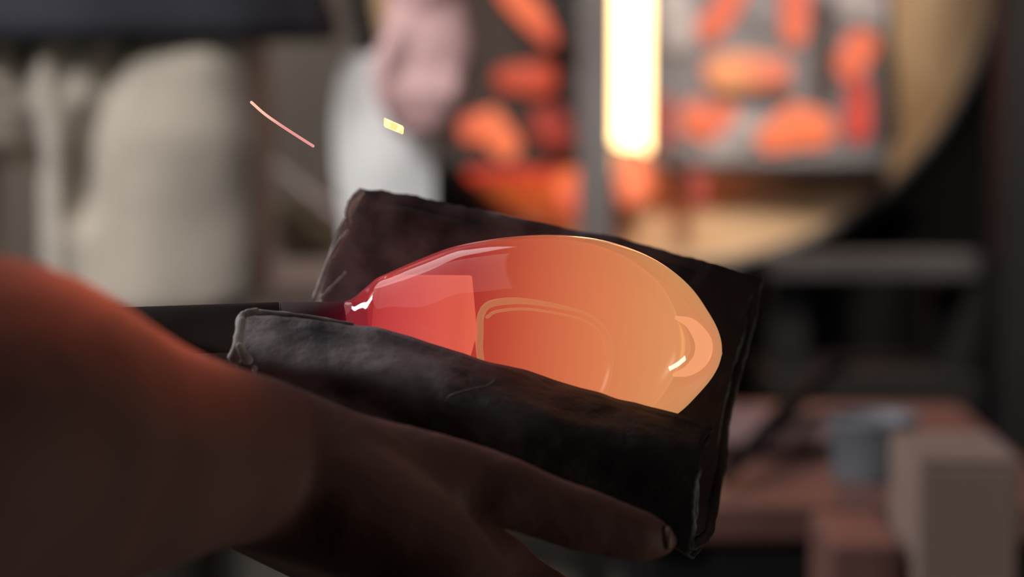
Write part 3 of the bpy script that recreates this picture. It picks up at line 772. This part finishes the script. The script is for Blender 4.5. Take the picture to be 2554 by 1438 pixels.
# ------------------------------------------------------------------ foreground arm and hand
arm = thing('person', P(600, 1140, .68), 'bare forearm and upturned hand from lower left holding the paper pad', 'person')
hb = bmesh.new()
def chain(c, n=20, flat=None, side=None):
    pts = [P(x, y, d) for x, y, d, r in c]
    add_tube(hb, pts, [R(r, d) for x, y, d, r in c], n, True, flat, side)
q = spline([(-900, 1500, .42, 700), (-520, 1260, .46, 600), (-200, 1130, .495, 510), (0, 1095, .53, 450), (180, 1115, .565, 370), (350, 1132, .60, 295), (500, 1135, .64, 240), (640, 1145, .675, 208), (800, 1182, .679, 182), (940, 1208, .684, 152)], 32)
chain([tuple(v) for v in q], 32)
# palm: several overlapping bars from the wrist to the knuckles
chain([(600, 1150, .68, 200), (740, 1172, .684, 185), (900, 1190, .687, 158), (1080, 1205, .691, 130), (1190, 1215, .695, 108)], 24)
chain([(620, 1160, .695, 190), (820, 1250, .725, 160), (1050, 1330, .74, 130), (1240, 1420, .745, 100)], 24)
chain([(620, 1180, .71, 190), (850, 1300, .75, 150), (1060, 1400, .775, 120), (1250, 1480, .785, 95)], 24)
chain([(640, 1200, .715, 180), (860, 1350, .775, 140), (1040, 1450, .805, 110), (1220, 1520, .815, 90)], 24)
# index finger in view under the front of the pad
chain([(1150, 1205, .694, 105), (1260, 1225, .692, 94), (1370, 1268, .694, 84), (1440, 1292, .696, 86), (1530, 1318, .698, 76), (1600, 1338, .70, 70), (1640, 1346, .702, 56)], 20)
# the other three, below the pad
chain([(1200, 1400, .745, 90), (1370, 1500, .745, 80), (1500, 1565, .748, 74), (1640, 1580, .752, 66), (1740, 1565, .755, 58)], 18)
chain([(1210, 1470, .785, 85), (1380, 1550, .785, 78), (1520, 1595, .787, 72), (1650, 1600, .79, 64), (1740, 1590, .792, 54)], 18)
chain([(1180, 1510, .815, 75), (1320, 1540, .815, 66), (1430, 1570, .817, 60), (1530, 1570, .82, 52), (1600, 1560, .822, 46)], 18)
# thumb and its fleshy base, dropping towards the camera
chain([(600, 1170, .672, 190), (740, 1215, .672, 188), (890, 1275, .670, 176), (1030, 1350, .668, 155), (1140, 1430, .664, 125), (1215, 1520, .662, 108), (1270, 1620, .664, 98), (1310, 1700, .668, 82)], 22)
def skin_fn(co):
    return co + Vector((0, -1, .3)) * (.0007 * noise.noise(co * 90) + .0012 * noise.noise(co * 38))
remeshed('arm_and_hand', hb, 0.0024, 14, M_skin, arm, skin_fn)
nl = bmesh.new(); bmesh.ops.create_uvsphere(nl, u_segments=20, v_segments=12, radius=1)
nc = P(1666, 1342, .6985)
for v in nl.verts: v.co = nc + RGT * (v.co.x * R(12, .7)) + UPV * (v.co.z * R(30, .7)) + FWD * (v.co.y * .0028)
obj('fingernail', nl, M_nail, arm)
# rolled sleeve on the upper arm, outside the frame
obj('sleeve', add_tube(bmesh.new(), [P(-1130, 1620, .40), P(-1300, 1720, .38), P(-1500, 1850, .36)], [R(800, .40), R(850, .38), R(900, .36)], 28, False), M_navy, arm)

# ------------------------------------------------------------------ sparks
M_spark = glow('spark_fading', (1.0, .60, .42), 1.0, (.85, .32, .30), 25)
M_sparkhot = glow('spark_hot', (1.0, .62, .30), 1.0)
sp = [(627, 255, .765), (660, 284, .765), (700, 312, .765), (740, 338, .765), (781, 364, .765)]
q = spline(sp, 20)
o = obj('spark', add_tube(bmesh.new(), [P(*c) for c in q], [R(3.6, .765)] * 20, 8), M_spark)
tag(o, 'long thin pink-orange glowing spark above the pipe', 'spark')
fk = bmesh.new()
c4 = [(957, 292), (1008, 315), (1006, 336), (957, 316)]
fv = [fk.verts.new(P(x, y, .765)) for x, y in c4]; bv = [fk.verts.new(P(x, y, .7675)) for x, y in c4]
fk.faces.new(fv); fk.faces.new(bv[::-1])
for i in range(4): fk.faces.new((fv[i], bv[i], bv[(i + 1) % 4], fv[(i + 1) % 4]))
bmesh.ops.bevel(fk, geom=list(fk.edges), offset=.0003, segments=2, affect='EDGES')
o = obj('spark', fk, glow('spark_white', (1.0, .70, .25), 1.25, (1.0, .9, .6), 300))
tag(o, 'short bright yellow glowing spark in front of the background hand', 'spark')
